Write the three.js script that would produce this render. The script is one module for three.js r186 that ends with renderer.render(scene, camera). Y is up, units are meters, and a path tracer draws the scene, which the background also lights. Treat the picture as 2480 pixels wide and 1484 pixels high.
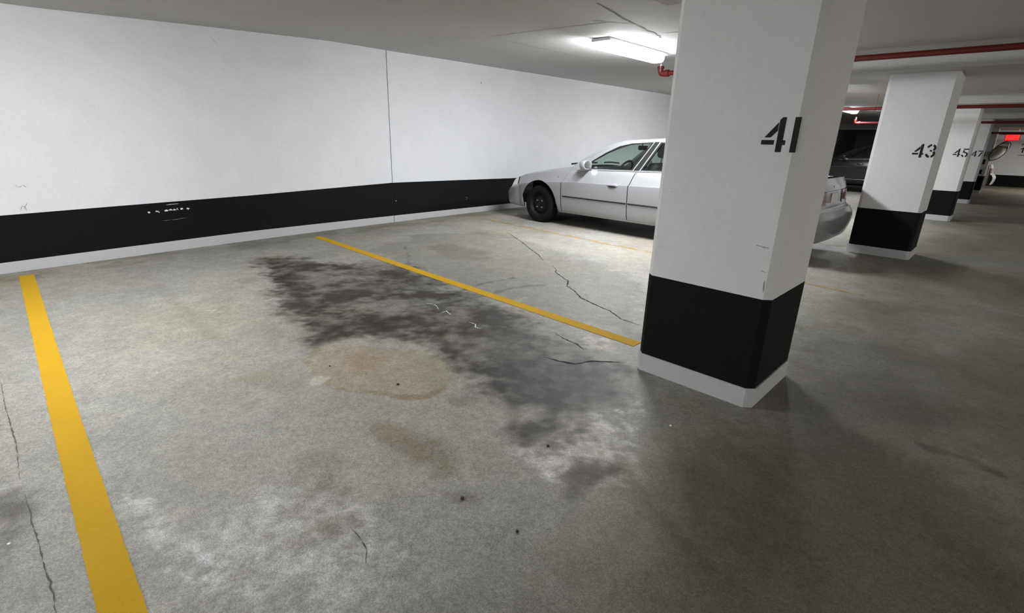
import * as THREE from 'three';
import { RoundedBoxGeometry } from 'three/addons/geometries/RoundedBoxGeometry.js';
import { mergeGeometries } from 'three/addons/utils/BufferGeometryUtils.js';
import { RectAreaLightUniformsLib } from 'three/addons/lights/RectAreaLightUniformsLib.js';
import { FontLoader } from 'three/addons/loaders/FontLoader.js';
import { TextGeometry } from 'three/addons/geometries/TextGeometry.js';

// ---------------------------------------------------------------- camera, light, exposure
const scene = new THREE.Scene();
scene.background = new THREE.Color(0x000000);
const camera = new THREE.PerspectiveCamera(63.775, 2480 / 1484, 0.05, 120);
camera.position.set(0, 1.24, 6.314);
camera.up.set(0.208, 0.948, -0.241);
camera.lookAt(0.6814, 1.24 - 0.3177, 6.314 - 0.6594);
scene.add(camera);
const renderer = new THREE.WebGLRenderer({ antialias: true });
renderer.toneMapping = THREE.LinearToneMapping;
renderer.toneMappingExposure = 1.0;
renderer.shadowMap.enabled = true;
RectAreaLightUniformsLib.init();
const LAMP_RADIANCE = 112, LENS_GLOW = 11;               // the tubes' light and what the eye sees of the diffuser
const COOL = [0.94, 0.972, 1.0], WARM = [1.0, 0.985, 0.94];
// ceiling fixtures: x, z, height of the ceiling there is looked up, colour, strength
const FIXTURES = [
  [-4.6, 4.0, COOL, 3.0], [0.17, 2.5, COOL, 0.95], [5.36, 2.9, COOL, 2.0], [10.55, 2.9, COOL, 2.3], [16.6, 2.75, COOL, 1.0],  // the first is unseen, placed and boosted to light the near column
  [-3.2, 13.6, WARM, 3.8], [3.6, 13.6, WARM, 3.8], [12, 13.6, WARM, 3.2], [26, 8.6, WARM, 1.8],  // unseen lamps; the last is added to brighten the far end
];

// ---------------------------------------------------------------- helpers
let seed = 7;
const rnd = () => { seed = (seed * 1664525 + 1013904223) >>> 0; return seed / 4294967296; };
const hash = (x, y) => { let n = (x * 374761393 + y * 668265263) | 0; n = Math.imul(n ^ (n >>> 13), 1274126177); return ((n ^ (n >>> 16)) >>> 0) / 4294967296; };
function vnoise(x, y, wrap = 0) {
  const xi = Math.floor(x), yi = Math.floor(y), fx = x - xi, fy = y - yi, u = fx * fx * (3 - 2 * fx), v = fy * fy * (3 - 2 * fy);
  const m = (a) => wrap ? ((a % wrap) + wrap) % wrap : a;
  const a = hash(m(xi), m(yi)), b = hash(m(xi + 1), m(yi)), c = hash(m(xi), m(yi + 1)), d = hash(m(xi + 1), m(yi + 1));
  return a + (b - a) * u + (c - a) * v + (a - b - c + d) * u * v;
}
function fbm(x, y, oct = 4) { let s = 0, a = 0.5, t = 0; for (let i = 0; i < oct; i++) { s += a * vnoise(x, y); t += a; x = x * 2.03 + 17.1; y = y * 2.03 + 5.7; a *= 0.5; } return s / t; }
const clamp = (v, a = 0, b = 1) => Math.min(b, Math.max(a, v));
const smooth = (a, b, v) => { const t = clamp((v - a) / (b - a)); return t * t * (3 - 2 * t); };
const lerp = (a, b, t) => a + (b - a) * t;
function table(T, x) {            // piecewise linear table [[x, value], ...]
  if (x <= T[0][0]) return T[0][1];
  for (let i = 1; i < T.length; i++) if (x <= T[i][0]) return lerp(T[i - 1][1], T[i][1], (x - T[i - 1][0]) / (T[i][0] - T[i - 1][0]));
  return T[T.length - 1][1];
}
function tableS(T, x) {           // the same, rounded (monotone cubic through smoothed slopes)
  const e = 0.06; return (table(T, x - e) + 2 * table(T, x) + table(T, x + e)) / 4;
}
const used = {};
function numbered(n) { if (!(n in used)) { used[n] = 0; return n; } used[n]++; return n + '_' + String(used[n]).padStart(3, '0'); }
function mesh(name, geometry, material, parent) { const m = new THREE.Mesh(geometry, material); m.name = name; if (parent) parent.add(m); return m; }
function structure(name, geometry, material, label, category) { const m = mesh(name, geometry, material, scene); m.userData = { kind: 'structure', label, category }; return m; }
function thing(name, label, category, position = [0, 0, 0], group) {
  const g = new THREE.Group(); g.name = numbered(name); g.position.set(...position); g.userData = { label, category };
  if (group) g.userData.group = group;
  scene.add(g); return g;
}
function tag(o, label, category, group) { o.name = numbered(o.name); o.userData = { label, category }; if (group) o.userData.group = group; scene.add(o); return o; }
function geom(pos, idx, uv) {
  const g = new THREE.BufferGeometry(); g.setAttribute('position', new THREE.Float32BufferAttribute(pos, 3));
  if (uv) g.setAttribute('uv', new THREE.Float32BufferAttribute(uv, 2)); else g.setAttribute('uv', new THREE.Float32BufferAttribute(new Float32Array(pos.length / 3 * 2), 2));
  g.setIndex(idx); g.computeVertexNormals(); return g;
}
function grid(nu, nv, fn, uvs = 1) {  // surface patch fn(s, t) -> [x, y, z]
  const pos = [], idx = [], uv = [];
  for (let j = 0; j <= nv; j++) for (let i = 0; i <= nu; i++) { pos.push(...fn(i / nu, j / nv)); uv.push(i / nu * uvs, j / nv * uvs); }
  for (let j = 0; j < nv; j++) for (let i = 0; i < nu; i++) { const a = j * (nu + 1) + i, b = a + 1, c = a + nu + 1, d = c + 1; idx.push(a, b, d, a, d, c); }
  return geom(pos, idx, uv);
}
function box(w, h, d, x = 0, y = 0, z = 0, r = 0) { const g = r ? new RoundedBoxGeometry(w, h, d, 3, r) : new THREE.BoxGeometry(w, h, d); g.translate(x, y, z); return g; }
function merge(list) { return mergeGeometries(list.map((g) => { const h = g.index ? g.toNonIndexed() : g; for (const k of Object.keys(h.attributes)) if (!['position', 'normal', 'uv'].includes(k)) h.deleteAttribute(k); return h; })); }
function tube(pts, r, seg = 24, rs = 10, closed = false) { return new THREE.TubeGeometry(new THREE.CatmullRomCurve3(pts.map((p) => new THREE.Vector3(...p)), closed, 'centripetal'), seg, r, rs, closed); }
function rod(a, b, r, rs = 16) { const A = new THREE.Vector3(...a), B = new THREE.Vector3(...b), L = A.distanceTo(B); const g = new THREE.CylinderGeometry(r, r, L, rs); g.translate(0, L / 2, 0); g.applyQuaternion(new THREE.Quaternion().setFromUnitVectors(new THREE.Vector3(0, 1, 0), B.clone().sub(A).normalize())); g.translate(...a); return g; }

// ---------------------------------------------------------------- textures (grain and relief only)
function dataTexture(n, fn, srgb, rx = 1, ry = rx) {
  const d = new Uint8Array(n * n * 4);
  for (let y = 0; y < n; y++) for (let x = 0; x < n; x++) { const c = fn(x, y), k = (y * n + x) * 4; d[k] = clamp(c[0], 0, 1) * 255; d[k + 1] = clamp(c[1], 0, 1) * 255; d[k + 2] = clamp(c[2], 0, 1) * 255; d[k + 3] = 255; }
  const t = new THREE.DataTexture(d, n, n); t.wrapS = t.wrapT = THREE.RepeatWrapping; t.magFilter = THREE.LinearFilter; t.minFilter = THREE.LinearMipmapLinearFilter; t.generateMipmaps = true; t.repeat.set(rx, ry);
  if (srgb) t.colorSpace = THREE.SRGBColorSpace; t.needsUpdate = true; return t;
}
const N = 1024;
const grainField = new Float32Array(N * N), reliefField = new Float32Array(N * N);
for (let y = 0; y < N; y++) for (let x = 0; x < N; x++) {
  const a = vnoise(x / 2, y / 2, N / 2), b = vnoise(x / 4 + 3, y / 4 + 9, N / 4), c = vnoise(x / 16, y / 16, N / 16), e = vnoise(x / 64, y / 64, N / 64), s = hash(x, y + 5000);
  let v = 0.30 * (a - 0.5) + 0.34 * (b - 0.5) + 0.16 * (c - 0.5) + 0.10 * (e - 0.5) + 0.08 * (s - 0.5);
  if (b > 0.86) v -= (b - 0.86) * 2.2 * a;          // little dark pits
  if (b < 0.10) v += (0.10 - b) * 1.6;              // pale aggregate
  grainField[y * N + x] = v; reliefField[y * N + x] = 0.5 * b + 0.3 * a + 0.2 * c;
}
const grain = (x, y) => grainField[y * N + x];
const concreteMap = dataTexture(N, (x, y) => { const v = 0.83 + grain(x, y) * 0.62; return [v, v, v * 0.995]; }, true);
const concreteBump = dataTexture(N, (x, y) => { const v = reliefField[y * N + x]; return [v, v, v]; }, false);
const paintMap = dataTexture(512, (x, y) => { const v = 0.955 + 0.018 * (vnoise(x / 8, y / 8, 64) - 0.5) + 0.016 * (vnoise(x / 64, y / 64, 8) - 0.5) + 0.02 * (hash(x, y) - 0.5); return [v, v, v]; }, true);
const paintBump = dataTexture(512, (x, y) => { const v = 0.5 * vnoise(x / 3, y / 3, 0) + 0.5 * vnoise(x / 16, y / 16, 32); return [v, v, v]; }, false);
const wornAlpha = dataTexture(512, (x, y) => { const f = 0.55 * vnoise(x / 40, y / 8, 0) + 0.3 * vnoise(x / 10, y / 5, 0) + 0.15 * vnoise(x / 3, y / 3, 0); const v = smooth(0.42, 0.58, f) * 0.8; return [v, v, v]; }, false);

const std = (o) => new THREE.MeshStandardMaterial({ side: THREE.DoubleSide, ...o });
const lin = (r, g, b) => new THREE.Color().setRGB(r, g, b);
const M = {
  floor: std({ map: concreteMap, bumpMap: concreteBump, bumpScale: 0.0012, roughness: 0.62, vertexColors: true }),
  wall: std({ map: paintMap, bumpMap: paintBump, bumpScale: 0.0006, color: lin(0.80, 0.805, 0.83), roughness: 0.7 }),
  base: std({ map: paintMap, bumpMap: concreteBump, bumpScale: 0.001, color: lin(0.52, 0.525, 0.53), roughness: 0.85 }),
  black: new THREE.MeshPhysicalMaterial({ side: THREE.DoubleSide, map: paintMap, bumpMap: paintBump, bumpScale: 0.0006, color: lin(0.004, 0.0043, 0.0046), roughness: 0.7, specularIntensity: 0.3 }),
  column: std({ map: paintMap, bumpMap: paintBump, bumpScale: 0.0006, color: lin(0.78, 0.775, 0.775), roughness: 0.7 }),
  ceiling: std({ map: paintMap, bumpMap: concreteBump, bumpScale: 0.0012, color: lin(0.57, 0.555, 0.54), roughness: 0.9 }),
  stencil: std({ color: lin(0.006, 0.006, 0.005), roughness: 0.8 }),
  yellow: new THREE.MeshPhysicalMaterial({ side: THREE.DoubleSide, map: paintMap, bumpMap: concreteBump, bumpScale: 0.0012, color: lin(0.60, 0.35, 0.015), roughness: 0.8, specularIntensity: 0.3 }),
  yellowWorn: std({ map: concreteMap, alphaMap: wornAlpha, transparent: true, color: lin(0.70, 0.44, 0.10), roughness: 0.6 }),
  crack: std({ color: lin(0.035, 0.033, 0.03), roughness: 1 }),
  crackPale: std({ color: lin(0.10, 0.095, 0.085), roughness: 1 }),
  scuff: std({ color: lin(0.75, 0.75, 0.73), roughness: 0.8 }),
  pencil: std({ color: lin(0.22, 0.22, 0.22), roughness: 0.9 }),
  groove: std({ color: lin(0.25, 0.25, 0.25), roughness: 1 }),
  seam: std({ color: lin(0.20, 0.19, 0.18), roughness: 1 }),
  seamPale: std({ color: lin(0.44, 0.43, 0.415), roughness: 1 }),
  red: std({ color: lin(0.10, 0.005, 0.006), roughness: 0.4 }),
  brass: std({ color: lin(0.75, 0.72, 0.68), roughness: 0.3, metalness: 0.8 }),
  housing: std({ color: lin(0.6, 0.6, 0.6), roughness: 0.5 }),
};

// ---------------------------------------------------------------- floor
const X0 = -7, X1 = 29.7, XE = 42, Z1 = 17;   // the aisle ends at X1, an added dark recess runs on to XE
const wallZ = (x) => x < 7 ? (x < -1 ? 0.269 - 0.164 * (x + 1) : 0.008 * x * x - 0.148 * x + 0.113) : -0.531 - 0.04 * (x - 7);
const STAINS_AND_SHADE = [
  { p: [[1.77,0.92],[2.09,0.99],[2.12,1.32],[2.39,1.65],[2.82,1.88],[2.65,2.49],[2.58,3.04],[2.59,3.43],[2.63,3.74],[2.47,4.19],[2.40,4.51],[2.34,4.79],[2.35,5.03],[2.10,5.09],[1.83,5.10],[1.58,5.11],[1.44,5.11],[1.46,5.00],[1.57,4.93],[1.60,4.69],[1.62,4.43],[1.60,4.34],[1.70,4.05],[1.66,3.67],[1.51,3.54],[1.35,3.44],[1.19,3.44],[1.31,3.06],[1.30,2.71],[1.46,2.25],[1.58,1.78],[1.67,1.18]], c: [0.17,0.155,0.14], s: 0.12, n: 0.13 }, // wide oil-dark patch
  { p: [[2.06,4.21],[2.21,4.43],[2.23,4.73],[2.25,5.00],[2.07,5.09],[1.84,5.08],[1.59,5.10],[1.47,5.10],[1.56,4.95],[1.64,4.73],[1.80,4.45]], c: [0.62,0.61,0.60], s: 0.16, n: 0.1 }, // dark core by the column
  { p: [[1.77,0.92],[1.98,0.84],[2.08,0.98],[1.93,1.38],[1.73,1.43]], c: [0.72,0.68,0.62], s: 0.04, n: 0.05 }, // dark top blot
  { p: [[1.59,1.79],[1.80,1.64],[1.87,1.84],[1.71,2.15],[1.58,2.28],[1.60,2.41],[1.54,2.50],[1.46,2.46],[1.47,2.33],[1.60,2.06]], c: [0.48,0.36,0.30], s: 0.03, n: 0.04 }, // brown blot
  { p: [[1.65,3.30],[1.82,3.31],[1.95,3.41],[1.92,3.48],[1.78,3.48],[1.63,3.54],[1.60,3.47]], c: [0.56,0.45,0.38], s: 0.03, n: 0.05 }, // brown arc
  { p: [[1.85,3.69],[1.90,3.79],[1.87,3.95],[1.88,4.14],[1.79,4.22],[1.70,4.22],[1.66,4.33],[1.60,4.34],[1.68,4.20],[1.74,4.01],[1.78,3.82]], c: [0.52,0.41,0.35], s: 0.035, n: 0.05 }, // brown streak
  { p: [[1.35,3.04],[1.44,3.23],[1.44,3.38],[1.32,3.50],[1.21,3.45],[1.24,3.30]], c: [0.6,0.53,0.46], s: 0.04, n: 0.05 }, // brown smear
  { p: [[1.03,3.65],[1.13,3.55],[1.29,3.52],[1.38,3.65],[1.49,3.82],[1.60,3.97],[1.62,4.19],[1.55,4.40],[1.43,4.45],[1.31,4.49],[1.22,4.43],[1.18,4.33],[1.11,4.25],[1.04,4.15],[0.99,4.02],[0.99,3.86]], c: [0.98,0.925,0.80], s: 0.02, n: 0.025, over: true }, // dried tan puddle
  { p: [[1.25,3.74],[1.38,3.77],[1.40,3.94],[1.29,4.03],[1.18,4.00],[1.18,3.89]], c: [0.88,0.82,0.71], s: 0.06, n: 0.06 }, // tan core
  { p: [[1.00,3.99],[1.05,4.12],[1.13,4.22],[1.20,4.31],[1.24,4.40],[1.33,4.46],[1.45,4.43],[1.44,4.46],[1.31,4.50],[1.22,4.44],[1.16,4.34],[1.11,4.26],[1.03,4.16],[0.98,4.02]], c: [0.78,0.72,0.62], s: 0.012, n: 0.02 }, // puddle rim
  { p: [[1.02,3.68],[1.08,3.58],[1.18,3.51],[1.18,3.55],[1.08,3.63],[1.02,3.74]], c: [0.84,0.79,0.7], s: 0.012, n: 0.02 }, // puddle rim far
  { p: [[1.44,5.13],[1.72,5.12],[2.10,5.09],[2.10,5.24],[1.76,5.45],[1.45,5.56],[1.30,5.43],[1.27,5.26],[1.27,5.10]], c: [1.72,1.76,1.95], s: 0.03, n: 0.04, speck: true }, // pale residue
  { p: [[1.32,5.35],[1.42,5.34],[1.49,5.39],[1.52,5.47],[1.47,5.51],[1.40,5.46],[1.28,5.45],[1.27,5.43]], c: [0.38,0.36,0.33], s: 0.03, n: 0.05 }, // black tyre rub
  { p: [[0.97,4.52],[1.04,4.56],[1.06,4.68],[1.10,4.80],[1.08,4.97],[1.03,5.03],[0.98,5.00],[0.96,4.88],[0.94,4.74],[0.91,4.66]], c: [0.72,0.65,0.56], s: 0.05, n: 0.06 }, // brown drip
  { p: [[0.93,5.09],[0.97,5.12],[1.01,5.19],[1.00,5.22],[0.93,5.21],[0.91,5.15]], c: [0.55,0.52,0.48], s: 0.03, n: 0.04 }, // dark drip
  { p: [[0.64,4.50],[0.71,4.53],[0.72,4.67],[0.66,4.86],[0.58,4.88],[0.56,4.76]], c: [0.82,0.8,0.77], s: 0.07, n: 0.06 }, // rub patch
  { p: [[0.52,4.91],[0.62,4.97],[0.62,5.03],[0.55,5.01],[0.51,4.96]], c: [0.72,0.69,0.66], s: 0.02, n: 0.03 }, // rub patch b
  { p: [[1.37,4.56],[1.43,4.61],[1.40,4.66],[1.35,4.65],[1.35,4.60]], c: [0.74,0.71,0.67], s: 0.015, n: 0.02 }, // spot a
  { p: [[1.24,1.83],[1.31,1.82],[1.31,1.90],[1.24,1.93]], c: [0.78,0.76,0.72], s: 0.02, n: 0.02 }, // spot b
  { p: [[1.27,2.05],[1.42,2.03],[1.46,2.18],[1.32,2.24]], c: [0.8,0.78,0.74], s: 0.02, n: 0.02 }, // spot c
  { p: [[1.27,1.61],[1.50,1.58],[1.49,1.80],[1.32,1.78]], c: [0.84,0.82,0.78], s: 0.04, n: 0.03 }, // spot d
  { p: [[3.48,1.48],[3.77,1.46],[3.94,2.26],[3.57,2.49],[3.34,2.18],[3.36,1.80]], c: [0.78,0.76,0.73], s: 0.06, n: 0.08 }, // far smudge
  { p: [[4.59,1.01],[4.91,1.05],[4.81,1.75],[4.54,1.64]], c: [0.82,0.8,0.78], s: 0.04, n: 0.06 }, // far smudge b
  { p: [[2.34,3.42],[2.53,3.49],[2.52,3.77],[2.38,3.88],[2.32,3.66]], c: [0.72,0.7,0.67], s: 0.04, n: 0.06 }, // line side smudge
  { p: [[0.70,3.62],[0.87,3.68],[0.92,3.89],[0.79,3.95],[0.69,3.80]], c: [0.87,0.85,0.82], s: 0.06, n: 0.06 }, // left smudge
  { p: [[-0.25,4.00],[-0.18,4.03],[-0.13,4.16],[-0.16,4.35],[-0.21,4.49],[-0.26,4.48]], c: [0.36,0.345,0.30], s: 0.05, n: 0.05 }, // soft shade at the left edge, painted into the floor colour
  { p: [[0.06,4.1],[0.09,4.1],[0.14,4.4],[0.2,4.7],[0.26,5.0],[0.18,5.05],[0.1,4.8],[0.07,4.4]], c: [1.5,1.53,1.64], s: 0.03, n: 0.03, speck: true }, // pale residue along the line
  { p: [[0.3,4.6],[0.6,4.7],[0.7,5.2],[0.5,5.6],[0.15,5.4],[0.2,4.8]], c: [1.3,1.32,1.40], s: 0.08, n: 0.08, speck: true }, // pale grit
  { p: [[0.90,3.95],[0.95,3.86],[1.03,3.9],[1.02,3.99],[0.96,4.01]], c: [1.4,1.42,1.5], s: 0.02, n: 0.05, speck: true }, // white fleck beside the puddle
  { p: [[2.42,4.60],[2.55,4.42],[2.66,4.50],[2.62,4.70],[2.5,4.78]], c: [1.6,1.6,1.62], s: 0.03, n: 0.05, speck: true }, // pale scrape at the line's end
  { p: [[3.79,0.74],[4.68,1.00],[4.73,2.00],[4.55,2.52],[4.46,3.02],[4.35,3.54],[4.05,4.11],[2.82,4.83],[2.80,4.28],[2.78,2.86],[2.84,1.31]], c: [0.70,0.70,0.69], s: 0.10, n: 0.14 }, // grey film beyond the middle line
  { p: [[1.66,5.75],[1.97,5.95],[1.89,6.18],[1.48,6.16],[1.33,5.97]], c: [0.86,0.85,0.84], s: 0.15, n: 0.1 }, // aisle patch a
  { p: [[2.91,5.88],[3.38,6.18],[3.13,6.43],[2.48,6.36],[2.40,6.13]], c: [0.84,0.83,0.82], s: 0.15, n: 0.1 }, // aisle patch b
];
const STREAKS = [
  { p: [[2.28,3.24],[2.59,3.17],[2.95,3.10],[3.28,3.15]], w: 0.022, c: [0.58,0.56,0.53] },
  { p: [[2.05,3.23],[2.33,3.35],[2.71,3.39],[3.02,3.37],[3.32,3.49]], w: 0.022, c: [0.7,0.68,0.65] },
  { p: [[3.31,1.27],[3.07,1.70],[2.71,2.24],[2.41,2.66]], w: 0.014, c: [0.66,0.64,0.61] },
  { p: [[1.48,2.84],[1.66,2.72]], w: 0.03, c: [0.76,0.73,0.69] },
  { p: [[3.40,1.59],[3.61,1.69]], w: 0.016, c: [0.62,0.6,0.58] },
  { p: [[1.53,5.46],[1.36,5.79],[1.28,6.00]], w: 0.03, c: [0.85,0.84,0.82] },
  { p: [[2.65,6.31],[2.68,6.47],[2.63,6.57]], w: 0.025, c: [0.7,0.69,0.66] },
  { p: [[0.77,1.36],[0.76,2.08],[0.76,2.95]], w: 0.05, c: [0.9,0.89,0.87] },
];
const CRACKS = [
  [[5.00,1.32],[4.64,1.97],[4.40,2.34],[4.23,2.63],[4.04,2.87]],
  [[3.96,3.06],[3.84,3.22],[3.77,3.26],[3.68,3.42],[3.60,3.56],[3.47,3.65],[3.38,3.81],[3.27,3.96],[3.21,4.14],[3.16,4.33],[3.07,4.48],[3.06,4.64]],
  [[2.12,4.55],[2.14,4.65],[2.18,4.74],[2.28,4.78],[2.34,4.84],[2.40,4.91]],
  [[2.47,4.34],[2.44,4.45],[2.43,4.56],[2.39,4.65]],
  [[-0.20,2.85],[-0.19,3.25],[-0.17,3.63],[-0.17,3.96]],
  [[-0.16,4.09],[-0.15,4.32],[-0.14,4.51],[-0.13,4.68],[-0.13,4.79]],
  [[0.59,5.02],[0.59,5.08],[0.58,5.14],[0.55,5.19]],
];
const SCUFFS = [
  [[2.19,3.24],[2.22,3.28],[2.22,3.34],[2.18,3.42]],
  [[2.14,3.50],[2.20,3.49],[2.17,3.58]],
  [[2.17,3.79],[2.18,3.85],[2.14,3.89],[2.15,3.94]],
  [[0.88,2.33],[0.92,2.37],[0.95,2.35]],
];

function polyDist(P, x, z) {       // signed distance, negative inside
  let d = 1e9, inside = false;
  for (let i = 0, j = P.length - 1; i < P.length; j = i++) {
    const [ax, az] = P[j], [bx, bz] = P[i], ex = bx - ax, ez = bz - az, wx = x - ax, wz = z - az, t = clamp((wx * ex + wz * ez) / (ex * ex + ez * ez));
    d = Math.min(d, (wx - ex * t) ** 2 + (wz - ez * t) ** 2);
    if ((az > z) !== (bz > z) && x < (bx - ax) * (z - az) / (bz - az) + ax) inside = !inside;
  }
  return inside ? -Math.sqrt(d) : Math.sqrt(d);
}
const segDist = (P, x, z) => { let d = 1e9; for (let i = 1; i < P.length; i++) { const [ax, az] = P[i - 1], [bx, bz] = P[i], ex = bx - ax, ez = bz - az, wx = x - ax, wz = z - az, t = clamp((wx * ex + wz * ez) / (ex * ex + ez * ez)); d = Math.min(d, Math.hypot(wx - ex * t, wz - ez * t)); } return d; };
for (const s of STAINS_AND_SHADE.concat(STREAKS)) { const xs = s.p.map((q) => q[0]), zs = s.p.map((q) => q[1]), m = 0.4; s.b = [Math.min(...xs) - m, Math.max(...xs) + m, Math.min(...zs) - m, Math.max(...zs) + m]; }
function floorTone(x, z) {
  const big = fbm(x * 0.7 + 3, z * 0.7 + 8, 3) - 0.5, mid = fbm(x * 2.6, z * 2.6 + 40, 4) - 0.5, fine = fbm(x * 11 + 9, z * 11, 3) - 0.5, speck = fbm(x * 34, z * 34 + 7, 2) - 0.5;
  const smear = fbm(x * 6 + z * 1.2 + 50, z * 1.4, 3) - 0.5;   // along the way the cars roll
  const k = 1 + 0.30 * big + 0.34 * mid + 0.16 * fine + 0.16 * speck + 0.10 * smear;
  const warm = 0.10 * (fbm(x * 1.3 + 70, z * 1.3, 3) - 0.5);
  const lane = 1 - 0.58 * smooth(5.2, 5.9, z + 0.5 * mid + 0.25 * fine) * clamp(0.85 + 1.2 * big + mid);   // darker, browner driving lane
  let r = 0.43 * k * (1 + warm) * lane, g = 0.406 * k * lane ** 1.06, b = 0.358 * k * (1 - warm * 1.6) * lane ** 1.25;
  const r0 = r, g0 = g, b0 = b;
  for (const s of STAINS_AND_SHADE) {
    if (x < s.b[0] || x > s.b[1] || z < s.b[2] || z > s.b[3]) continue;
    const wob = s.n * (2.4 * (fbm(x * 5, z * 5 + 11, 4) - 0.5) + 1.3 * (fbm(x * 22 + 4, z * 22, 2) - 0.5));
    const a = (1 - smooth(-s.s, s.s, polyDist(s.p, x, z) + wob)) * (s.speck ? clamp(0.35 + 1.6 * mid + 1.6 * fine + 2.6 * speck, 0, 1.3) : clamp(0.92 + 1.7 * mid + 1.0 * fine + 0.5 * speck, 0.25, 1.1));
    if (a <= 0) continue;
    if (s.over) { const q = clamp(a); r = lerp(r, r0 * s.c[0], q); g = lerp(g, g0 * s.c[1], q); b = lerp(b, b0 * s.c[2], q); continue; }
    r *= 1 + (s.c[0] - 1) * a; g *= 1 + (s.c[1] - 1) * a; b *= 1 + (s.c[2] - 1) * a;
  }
  { const d = z - wallZ(x), gr = smooth(0.50, 0.62, fbm(x * 3.1 + 20, z * 5 + 3, 4) + 0.16 * (1 - d / 0.5)); if (d < 0.55) { const q = 1 - 0.26 * gr * clamp((0.55 - d) / 0.2); r *= q; g *= q; b *= q ** 1.3; } }   // patchy darkening along the foot of the wall
  for (const s of STREAKS) {
    if (x < s.b[0] || x > s.b[1] || z < s.b[2] || z > s.b[3]) continue;
    const a = (1 - smooth(s.w * 0.3, s.w * 1.6, segDist(s.p, x, z) + 0.03 * (fbm(x * 14, z * 14, 3) - 0.5) * 2)) * 1.25 * clamp(0.95 + 1.4 * fine + 1.0 * mid, 0.2, 1.1);
    r *= 1 + (s.c[0] - 1) * a; g *= 1 + (s.c[1] - 1) * a; b *= 1 + (s.c[2] - 1) * a;
  }
  return [r, g, b];
}
{
  const line = (bands) => { const out = []; for (const [a, b, n] of bands) for (let i = 0; i < n; i++) out.push(lerp(a, b, i / n)); out.push(bands[bands.length - 1][1]); return out; };
  const xs = line([[X0, -1, 30], [-1, 4.2, 330], [4.2, 8, 120], [8, XE, 180]]), zs = line([[-2.2, -0.7, 8], [-0.7, 3, 130], [3, 6.7, 250], [6.7, Z1, 50]]);
  const pos = [], uv = [], col = [], idx = [], nx = xs.length;
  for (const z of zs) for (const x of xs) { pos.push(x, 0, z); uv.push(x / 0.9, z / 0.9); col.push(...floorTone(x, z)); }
  for (let j = 0; j < zs.length - 1; j++) for (let i = 0; i < nx - 1; i++) { const a = j * nx + i; idx.push(a, a + nx, a + nx + 1, a, a + nx + 1, a + 1); }
  const g = geom(pos, idx, uv); g.setAttribute('color', new THREE.Float32BufferAttribute(col, 3));
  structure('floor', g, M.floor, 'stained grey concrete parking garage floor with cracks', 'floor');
}
const floor = scene.getObjectByName('floor');
{ const slab = box(XE - X0, 0.2, Z1 + 2.2, (X0 + XE) / 2, -0.101, (Z1 - 2.2) / 2); mesh('slab', slab, M.ceiling, floor); }
// a ragged strip lying on a plane: points [x, y] in the plane, frame(x, y) -> world
function ribbon(P, width, frame, ragged = 0.5, step = 0.02, taper = true) {
  const Q = []; for (let i = 1; i < P.length; i++) { const L = Math.hypot(P[i][0] - P[i - 1][0], P[i][1] - P[i - 1][1]), n = Math.max(1, Math.round(L / step)); for (let k = 0; k < n; k++) Q.push([lerp(P[i - 1][0], P[i][0], k / n), lerp(P[i - 1][1], P[i][1], k / n)]); } Q.push(P[P.length - 1]);
  const pos = [], idx = [], uv = []; let len = 0;
  Q.forEach((q, i) => {
    const a = Q[Math.max(0, i - 1)], b = Q[Math.min(Q.length - 1, i + 1)], dx = b[0] - a[0], dy = b[1] - a[1], L = Math.hypot(dx, dy) || 1, e = taper ? Math.min(1, 0.25 + 4 * Math.min(i, Q.length - 1 - i) / Q.length) : 1;
    const w1 = width / 2 * e * (1 + ragged * (rnd() * 2 - 1)), w2 = width / 2 * e * (1 + ragged * (rnd() * 2 - 1)), j = taper ? width * 0.6 * ragged * (rnd() - 0.5) : 0;
    const nx = -dy / L, ny = dx / L; if (i) len += Math.hypot(q[0] - Q[i - 1][0], q[1] - Q[i - 1][1]);
    pos.push(...frame(q[0] + nx * (w1 + j), q[1] + ny * (w1 + j)), ...frame(q[0] + nx * (j - w2), q[1] + ny * (j - w2))); uv.push(len / 0.9, 0, len / 0.9, width / 0.9);
    if (i) { const k = i * 2; idx.push(k - 2, k - 1, k + 1, k - 2, k + 1, k); }
  });
  return geom(pos, idx, uv);
}
const onFloor = (h) => (x, z) => [x, h, z];
CRACKS.forEach((c, i) => mesh('crack', ribbon(c, [0.010, 0.011, 0.010, 0.007, 0.003, 0.004, 0.003][i], onFloor(0.0015), i > 3 ? 1.2 : 0.9), i > 3 ? M.crackPale : M.crack, floor));
SCUFFS.forEach((c) => mesh('paint_scuff', ribbon(c, 0.006, onFloor(0.0016), 1.0, 0.008), M.scuff, floor));

// painted bay lines
{
  const line = (P, width, m, label, h = 0.002, rag = 0.025) => { const l = new THREE.Mesh(ribbon(P, width, onFloor(h), rag, 0.03, false), m); l.name = 'bay_line'; tag(l, label, 'line marking', 'painted bay lines'); };
  line([[0.012, 0.31], [-0.005, 3.6], [-0.004, 4.9], [0.0, 7.2]], 0.098, M.yellow, 'bright yellow bay line running down the left side of the floor');
  line([[2.765, 0.1], [2.735, 2.4], [2.725, 4.83]], 0.098, M.yellow, 'yellow bay line across the middle, ending at column 41');
  line([[5.60, -0.1], [5.46, 2.6], [5.33, 5.62]], 0.085, M.yellowWorn, 'worn pale yellow bay line beside the silver car', 0.002, 0.12);
  line([[7.92, 0.0], [7.92, 4.9]], 0.098, M.yellowWorn, 'worn yellow bay line on the far side of the silver car', 0.002, 0.2);
}

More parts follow.
